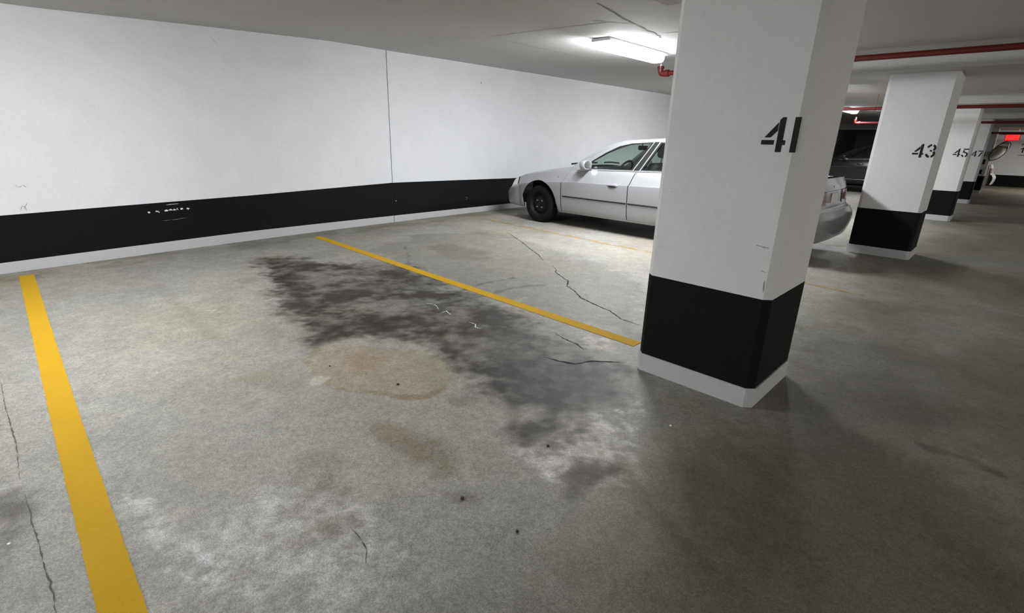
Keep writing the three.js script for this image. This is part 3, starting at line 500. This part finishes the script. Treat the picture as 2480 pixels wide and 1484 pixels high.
  // hood, front and cowl
  const deck = (u, a) => { const w = tableS(W, u) * SEC[KB][0], b = tableS(B, u), t = tableS(T, u), q = Math.abs(a); return [a * w, b + (t - b) * (1 - q ** 2.4), u]; };
  mesh('hood', grid(36, 30, (a, b) => deck(lerp(0.10, o.cowl, b), a * 2 - 1)), body, car);
  mesh('front_bumper', merge([1, -1].map((s) => grid(24, 12, (a, b) => { const u = lerp(0.0, 0.345, a), k1 = KB * 0.63, p = side(u, lerp(0, k1, b), s); const ar = archV(u); const q = 0.022 * smooth(0, 0.15, b) * (1 - smooth(0.85, 1, b)) * (1 - 0.8 * smooth(0.7, 1, a)); return [p[0] + s * q, Math.max(p[1], ar), p[2] - q * (1 - a)]; })).concat([grid(24, 12, (a, b) => { const q = a * 2 - 1, p = side(0, lerp(0, KB, b), 1); return [p[0] * q, p[1], 0.0 - 0.07 * (1 - q * q) * Math.sin(Math.PI * clamp(b * 0.9 + 0.1))]; })])), body, car);
  mesh('nose_panel', merge([1, -1].map((s) => grid(16, 6, (a, b) => side(lerp(0, 0.34, a), lerp(KB * 0.63, KB, b), s))).concat([grid(20, 4, (a, b) => deck(lerp(0, 0.11, b), a * 2 - 1))])), body, car);
  for (const s of [-1, 1]) mesh('wiper', tube([[s * 0.1, tableS(T, o.cowl) + 0.03, o.cowl - 0.02], [s * 0.35, tableS(T, o.cowl) + 0.03, o.cowl - 0.06], [s * 0.66, tableS(T, o.cowl) + 0.012, o.cowl - 0.10]], 0.012, 16, 6), CARM.trim, car);
  // rear: deck, lid face, lamps, bumper
  const rearU = (w, v) => o.rear + tableS(o.rearBulge, v) - 0.065 * Math.pow(Math.abs(w) / 0.88, 3);
  const rearPatch = (w0, w1, v0, v1, out = 0, n = 20, m = 10) => grid(n, m, (a, b) => { const w = lerp(w0, w1, a), v = lerp(v0, v1, b); return [w, v, rearU(w, v) + out]; });
  const topR = tableS(B, L - 0.3);
  if (o.deckFrom < o.rear - 0.1) mesh('trunk_lid', merge([grid(30, 12, (a, b) => deck(lerp(o.deckFrom, o.rear - 0.04, b), a * 2 - 1)), rearPatch(-0.76, 0.76, o.lampV1 + 0.004, topR + 0.03), rearPatch(-o.lampW0, o.lampW0, o.lampV0, o.lampV1)]), body, car);
  else mesh('tailgate', merge([rearPatch(-0.76, 0.76, o.lampV1 + 0.004, topR + 0.03), rearPatch(-o.lampW0, o.lampW0, o.lampV0, o.lampV1)]), body, car);
  mesh('rear_panel', merge([rearPatch(-0.80, 0.80, o.bumpV1 - 0.02, o.lampV0, 0), rearPatch(-0.84, -0.74, o.lampV1, topR - 0.02, -0.02), rearPatch(0.74, 0.84, o.lampV1, topR - 0.02, -0.02)]), body, car);
  for (const s of [-1, 1]) {
    const t = mesh('tail_light', rearPatch(s * o.lampW0, s * 0.83, o.lampV0, o.lampV1, 0.008, 16, 8), CARM.lampRed, car);
    mesh('reverse_lens', rearPatch(s * (o.lampW0 + 0.20), s * (o.lampW0 + 0.29), o.lampV0 + 0.012, o.lampV1 - 0.01, 0.0115, 6, 6), CARM.lampClear, t);
  }
  const lock = mesh('trunk_lock', rod([0, o.lampV1 + 0.045, rearU(0, o.lampV1 + 0.045) - 0.01], [0, o.lampV1 + 0.045, rearU(0, o.lampV1 + 0.045) + 0.006], 0.014, 14), CARM.chrome, car);
  mesh('number_plate', box(0.30, 0.14, 0.006, 0, (o.lampV0 + o.lampV1) / 2 - 0.02, rearU(0, (o.lampV0 + o.lampV1) / 2) + 0.006, 0.002), CARM.plate, car);
  mesh('rear_bumper', merge([grid(36, 16, (a, b) => { const q = a * 2 - 1, v = lerp(o.bumpV0, o.bumpV1, b), w = q * (0.885 - 0.05 * (1 - Math.sin(Math.PI * clamp(0.15 + b * 0.85)))); return [w, v, rearU(w, v) + 0.012]; }), grid(36, 4, (a, b) => { const q = a * 2 - 1, w = q * 0.86; return [w, o.bumpV1, lerp(rearU(w, o.bumpV1) + 0.012, rearU(w, o.lampV0 + 0.01) - 0.02, b)]; }),
    ...[1, -1].map((s) => grid(16, 8, (a, b) => { const u = lerp(L - 0.72, o.rear - 0.06, a), v = lerp(o.bumpV0, o.bumpV1, b), p = side(Math.min(u, L - 0.40), kOf(Math.min(u, L - 0.4), v), s); return [lerp(p[0] + s * 0.006, s * 0.87, smooth(0.3, 1, a)), Math.max(v, archV(u)), u]; }))]), body, car);
  // greenhouse
  const belt = (u) => tableS(B, u), wOf = (v, u) => { const b = belt(u); return tableS(W, u) * SEC[KB][0] - Math.max(0, v - b) * o.tumble; };
  const bend = (geo, s, out) => { const p = geo.attributes.position; for (let i = 0; i < p.count; i++) { const u = p.getX(i), v = p.getY(i), d = p.getZ(i); p.setXYZ(i, s * (wOf(v, u) + out - d), v, u); } geo.computeVertexNormals(); return geo; };
  const outline = o.outline, holes = o.holes;
  const subdiv = (P, n = 6) => { const out = []; for (let i = 0; i < P.length; i++) { const a = P[i], b = P[(i + 1) % P.length]; for (let k = 0; k < n; k++) out.push([lerp(a[0], b[0], k / n), lerp(a[1], b[1], k / n)]); } return out; };
  const shrink = (P, k) => { const cx = P.reduce((s, p) => s + p[0], 0) / P.length, cy = P.reduce((s, p) => s + p[1], 0) / P.length; return P.map(([x, y]) => { const dx = x - cx, dy = y - cy, L2 = Math.hypot(dx, dy); return [x - dx / L2 * k, y - dy / L2 * k]; }); };
  for (const s of [-1, 1]) {
    const sh = poly2(subdiv(outline)); for (const h of holes) sh.holes.push(new THREE.Path(subdiv(h).map((p) => new THREE.Vector2(...p))));
    mesh('window_frame', bend(new THREE.ExtrudeGeometry(sh, { depth: 0.035, bevelEnabled: false }), s, 0.0), body, car);
    for (const h of holes) {
      const r = poly2(subdiv(h)); r.holes.push(new THREE.Path(subdiv(shrink(h, 0.03)).map((p) => new THREE.Vector2(...p))));
      const w = mesh('side_window', bend(new THREE.ExtrudeGeometry(poly2(subdiv(shrink(h, 0.01))), { depth: 0.004, bevelEnabled: false }), s, -0.014), CARM.glass, car);
      mesh('window_seal', bend(new THREE.ExtrudeGeometry(r, { depth: 0.028, bevelEnabled: false }), s, -0.004), CARM.trim, w);
    }
    if (o.pillar) mesh('pillar_trim', bend(new THREE.ExtrudeGeometry(poly2(subdiv(o.pillar)), { depth: 0.02, bevelEnabled: false }), s, 0.002), CARM.trim, car);
  }
  const rail = (u) => tableS(o.roofLine, u), wR = (u) => wOf(rail(u), u);
  const roofP = (u, a) => [a * (wR(u) + 0.0), rail(u) + 0.03 * (1 - a * a) * o.crown, u];
  mesh('roof', grid(24, 24, (a, b) => roofP(lerp(o.roof[0], o.roof[1], b), a * 2 - 1)), body, car);
  const screen = (u0, v0, w0, u1, bow) => grid(20, 14, (a, b) => { const q = a * 2 - 1, e = roofP(u1, q), z = lerp(u0, u1, b), w = lerp(w0, wR(u1), b) * q, y = lerp(v0, e[1], b) + 0.035 * Math.sin(Math.PI * b); return [w, y, z - bow * (1 - q * q) * (1 - b * 0.7)]; });
  mesh('windshield', screen(o.cowl + 0.06, tableS(T, o.cowl) - 0.03, 0.76, o.roof[0], 0.10), CARM.glass, car);
  mesh('rear_window', screen(o.backGlass, belt(o.backGlass) + 0.03, 0.74, o.roof[1], -0.08), CARM.glass, car);
  // mirrors
  for (const s of [-1, 1]) {
    const u = o.mirror[0], v = o.mirror[1], w = wOf(v, u) + 0.12;
    const hs = new THREE.SphereGeometry(1, 24, 16); { const p = hs.attributes.position; for (let i = 0; i < p.count; i++) { const z = p.getZ(i); p.setXYZ(i, Math.sign(p.getX(i)) * Math.abs(p.getX(i)) ** 0.7 * 0.105, Math.sign(p.getY(i)) * Math.abs(p.getY(i)) ** 0.7 * 0.068, z > 0 ? Math.min(z, 0.35) * 0.09 : z * 0.09); } hs.computeVertexNormals(); }
    hs.translate(s * w, v, u);
    const m = mesh('side_mirror', merge([hs, tube([[s * (w - 0.06), v - 0.03, u - 0.02], [s * (wOf(v - 0.07, u) - 0.01), v - 0.06, u - 0.05]], 0.032, 8, 10)]), body, car);
    mesh('mirror_glass', new THREE.CircleGeometry(1, 28).scale(0.088, 0.055, 1).translate(s * w, v, u + 0.034), CARM.chrome, m);
  }
  // wheels
  for (const h of hubs) for (const s of [-1, 1]) {
    const R = wheelR, prof = [[R * 0.62, -0.09], [R * 0.66, -0.102], [R * 0.86, -0.105], [R * 0.965, -0.088], [R, -0.06], [R, 0.06], [R * 0.965, 0.088], [R * 0.86, 0.105], [R * 0.66, 0.102], [R * 0.62, 0.09]].map((p) => new THREE.Vector2(...p));
    const wx = s * (tableS(W, h) - 0.125), place = (q) => { q.rotateZ(-s * Math.PI / 2); q.translate(wx, R, h); return q; };
    const w = mesh('wheel', place(new THREE.LatheGeometry(prof, 48)), CARM.rubber, car);
    const rimP = [[0.001, 0.055], [R * 0.2, 0.055], [R * 0.26, 0.062], [R * 0.40, 0.060], [R * 0.46, 0.038], [R * 0.56, 0.030], [R * 0.60, 0.075], [R * 0.655, 0.094], [R * 0.67, 0.098], [R * 0.66, 0.05], [R * 0.63, -0.08]].map((p) => new THREE.Vector2(...p));
    const rim = mesh('rim', place(new THREE.LatheGeometry(rimP, 48)), o.rim, w);
    if (o.spokes) { for (let i = 0; i < 5; i++) { const a = i / 5 * Math.PI * 2, q = box(R * 0.5, 0.02, 0.045, R * 0.36, 0.085, 0, 0.006); q.rotateY(a); mesh('spoke', place(q), CARM.alloy, rim); } }
    else {
      for (let i = 0; i < 16; i++) { const a = i / 16 * Math.PI * 2; const q = new THREE.CylinderGeometry(0.011, 0.011, 0.006, 12); q.translate(R * 0.505 * Math.cos(a), 0.037, R * 0.505 * Math.sin(a)); mesh('vent_hole', place(q), CARM.under, rim); }
      for (let i = 0; i < 4; i++) { const a = (i + 0.5) / 4 * Math.PI * 2; const q = new THREE.CylinderGeometry(0.010, 0.012, 0.022, 6); q.translate(R * 0.25 * Math.cos(a), 0.07, R * 0.25 * Math.sin(a)); mesh('lug_nut', place(q), CARM.nut, rim); }
    }
  }
  // cabin
  const cab = o.cabin;
  mesh('dashboard', merge([box(1.4, 0.22, 0.42, 0, cab.dash, o.cowl + 0.32, 0.08)]), CARM.seat, car);
  mesh('steering_wheel', new THREE.TorusGeometry(0.17, 0.016, 10, 36).rotateX(0.45).translate(-0.36, cab.dash + 0.06, o.cowl + 0.66), CARM.trim, car);
  const seat = (x, z, w, hd) => { const p = mesh('seat', merge([box(w, 0.16, 0.5, x, cab.floor + 0.12, z - 0.28, 0.06), box(w, 0.58, 0.14, x, cab.floor + 0.36, z, 0.06).rotateX(0)]), CARM.seat, car); for (const q of hd) mesh('headrest', merge([box(0.27, 0.17, 0.1, q, cab.floor + 0.80, z + 0.04, 0.05), rod([q - 0.05, cab.floor + 0.6, z + 0.03], [q - 0.05, cab.floor + 0.74, z + 0.04], 0.007, 8), rod([q + 0.05, cab.floor + 0.6, z + 0.03], [q + 0.05, cab.floor + 0.74, z + 0.04], 0.007, 8)]), CARM.seat, p); };
  seat(-0.36, o.doorMid + 0.16, 0.5, [-0.36]); seat(0.36, o.doorMid + 0.16, 0.5, [0.36]); seat(0, o.doorRear - 0.02, 1.3, [-0.36, 0.36]);
  mesh('rearview_mirror', merge([box(0.24, 0.065, 0.03, 0, rail(o.roof[0]) - 0.085, o.roof[0] - 0.02, 0.014), rod([0, rail(o.roof[0]) - 0.06, o.roof[0] - 0.03], [0, rail(o.roof[0]), o.roof[0] - 0.04], 0.008, 8)]), CARM.trim, car);
  mesh('cabin_lining', merge([box(1.5, 0.03, o.doorRear - o.cowl, 0, 0.36, (o.doorRear + o.cowl) / 2), box(1.5, 0.45, 0.03, 0, 0.62, o.cowl + 0.16), box(1.42, 0.03, 0.5, 0, belt(o.doorRear) - 0.03, o.doorRear + 0.28), box(0.03, 0.4, o.doorRear - o.cowl - 0.2, -0.76, 0.6, (o.doorRear + o.cowl) / 2 + 0.1), box(0.03, 0.4, o.doorRear - o.cowl - 0.2, 0.76, 0.6, (o.doorRear + o.cowl) / 2 + 0.1)]), CARM.seat, car);
  return car;
}
const SEDAN = {
  L: 4.82, sill: 0.205, wheelR: 0.292, archR: 0.375, hubs: [0.785, 3.50], doorFront: 1.255, doorMid: 2.43, doorRear: 3.34, cowl: 1.36, moulding: 0.462, handle: 0.69, deckFrom: 4.0, backGlass: 4.0, tumble: 0.52, crown: 1,
  W: [[0, 0.70], [0.06, 0.765], [0.16, 0.815], [0.4, 0.86], [0.8, 0.882], [1.3, 0.89], [3.6, 0.89], [4.2, 0.87], [4.45, 0.85], [4.63, 0.82], [4.9, 0.8]],
  B: [[0, 0.52], [0.05, 0.585], [0.15, 0.655], [0.4, 0.735], [0.8, 0.795], [1.2, 0.84], [1.5, 0.862], [2.9, 0.905], [3.9, 0.925], [4.3, 0.915], [4.7, 0.89]],
  T: [[0, 0.57], [0.05, 0.635], [0.15, 0.70], [0.4, 0.785], [0.7, 0.84], [1.0, 0.885], [1.36, 0.925], [3.9, 0.955], [4.3, 0.955], [4.7, 0.94]],
  rear: 4.63, rearBulge: [[0.2, 0.12], [0.28, 0.16], [0.4, 0.19], [0.52, 0.185], [0.57, 0.15], [0.6, 0.075], [0.7, 0.07], [0.82, 0.06], [0.92, 0.02], [0.96, -0.02]], lampV0: 0.645, lampV1: 0.79, lampW0: 0.36, bumpV0: 0.25, bumpV1: 0.575,
  outline: [[1.30, 0.85], [1.36, 0.905], [1.47, 0.985], [1.72, 1.15], [1.93, 1.245], [2.15, 1.297], [2.75, 1.33], [3.15, 1.312], [3.5, 1.235], [3.85, 1.08], [4.1, 0.945], [4.1, 0.90], [3.4, 0.895], [2.4, 0.87], [1.5, 0.84]],
  holes: [[[1.51, 0.885], [1.63, 0.965], [1.87, 1.12], [2.06, 1.215], [2.25, 1.258], [2.585, 1.28], [2.41, 0.905]], [[2.53, 0.91], [2.685, 1.283], [3.02, 1.275], [3.30, 1.20], [3.24, 0.925]], [[3.30, 0.93], [3.36, 1.18], [3.58, 1.085], [3.78, 0.955]]],
  pillar: [[2.425, 0.905], [2.60, 1.285], [2.67, 1.285], [2.515, 0.91]],
  roofLine: [[1.36, 0.9], [1.72, 1.15], [1.93, 1.245], [2.15, 1.297], [2.75, 1.33], [3.15, 1.312], [3.5, 1.235], [4.1, 0.95]], roof: [2.1, 3.3], mirror: [1.69, 0.945],
  cabin: { dash: 0.80, floor: 0.36 }, rim: CARM.steel, paint: paint([0.31, 0.31, 0.32]),
};
buildCar(SEDAN, 'sedan_car', 'silver four-door sedan with black steel wheels parked nose to the wall', [6.94, 0, 0.17]);
buildCar({ ...SEDAN, paint: paint([0.8, 0.8, 0.8], 0.3, 0), spokes: true, rim: CARM.alloy }, 'sedan_car', 'white car whose tail peeks out beyond the farthest column', [25.15, 0, 1.08]);
const HATCH = {
  ...SEDAN, L: 4.45, sill: 0.26, wheelR: 0.335, archR: 0.40, hubs: [0.82, 3.42], doorFront: 1.25, doorMid: 2.3, doorRear: 3.2, cowl: 1.28, moulding: 0.40, mouldingMat: CARM.chrome, handle: 0.86, deckFrom: 9, backGlass: 4.26, tumble: 0.42,
  W: [[0, 0.66], [0.06, 0.75], [0.16, 0.82], [0.4, 0.88], [0.8, 0.91], [1.3, 0.92], [3.6, 0.92], [4.2, 0.90], [4.5, 0.86]],
  B: [[0, 0.62], [0.05, 0.70], [0.15, 0.78], [0.4, 0.87], [0.8, 0.93], [1.2, 0.96], [1.5, 0.98], [2.9, 1.03], [3.9, 1.07], [4.5, 1.06]],
  T: [[0, 0.68], [0.05, 0.76], [0.15, 0.85], [0.4, 0.93], [0.7, 0.98], [1.0, 1.02], [1.28, 1.05], [4.5, 1.1]],
  rear: 4.33, rearBulge: [[0.2, 0.08], [0.4, 0.12], [0.58, 0.12], [0.66, 0.06], [0.9, 0.03], [1.1, -0.02]], lampV0: 0.78, lampV1: 0.98, lampW0: 0.5, bumpV0: 0.3, bumpV1: 0.68,
  outline: [[1.22, 0.96], [1.35, 1.06], [1.7, 1.27], [1.95, 1.38], [2.2, 1.43], [2.8, 1.455], [3.5, 1.43], [4.0, 1.38], [4.3, 1.1], [4.3, 1.03], [3.3, 1.0], [2.3, 0.97]],
  holes: [[[1.5, 1.02], [1.75, 1.22], [2.0, 1.34], [2.35, 1.385], [2.33, 1.04]], [[2.42, 1.045], [2.44, 1.39], [2.9, 1.40], [3.22, 1.39], [3.18, 1.075]], [[3.27, 1.08], [3.31, 1.385], [3.8, 1.34], [4.0, 1.13]]], pillar: null,
  roofLine: [[1.28, 1.0], [1.7, 1.27], [1.95, 1.38], [2.2, 1.43], [2.8, 1.455], [3.5, 1.43], [4.0, 1.38], [4.3, 1.1]], roof: [2.1, 4.0], mirror: [1.6, 1.07], cabin: { dash: 0.92, floor: 0.46 }, spokes: true, rim: CARM.alloy, paint: paint([0.006, 0.006, 0.007], 0.2, 0),
};
buildCar(HATCH, 'hatchback_car', 'black car parked between columns 47 and 49, seen past the silver car', [19.85, 0, 0.8]);

scene.traverse((o) => { if (o.isMesh) { o.castShadow = true; o.receiveShadow = true; } });
renderer.render(scene, camera);
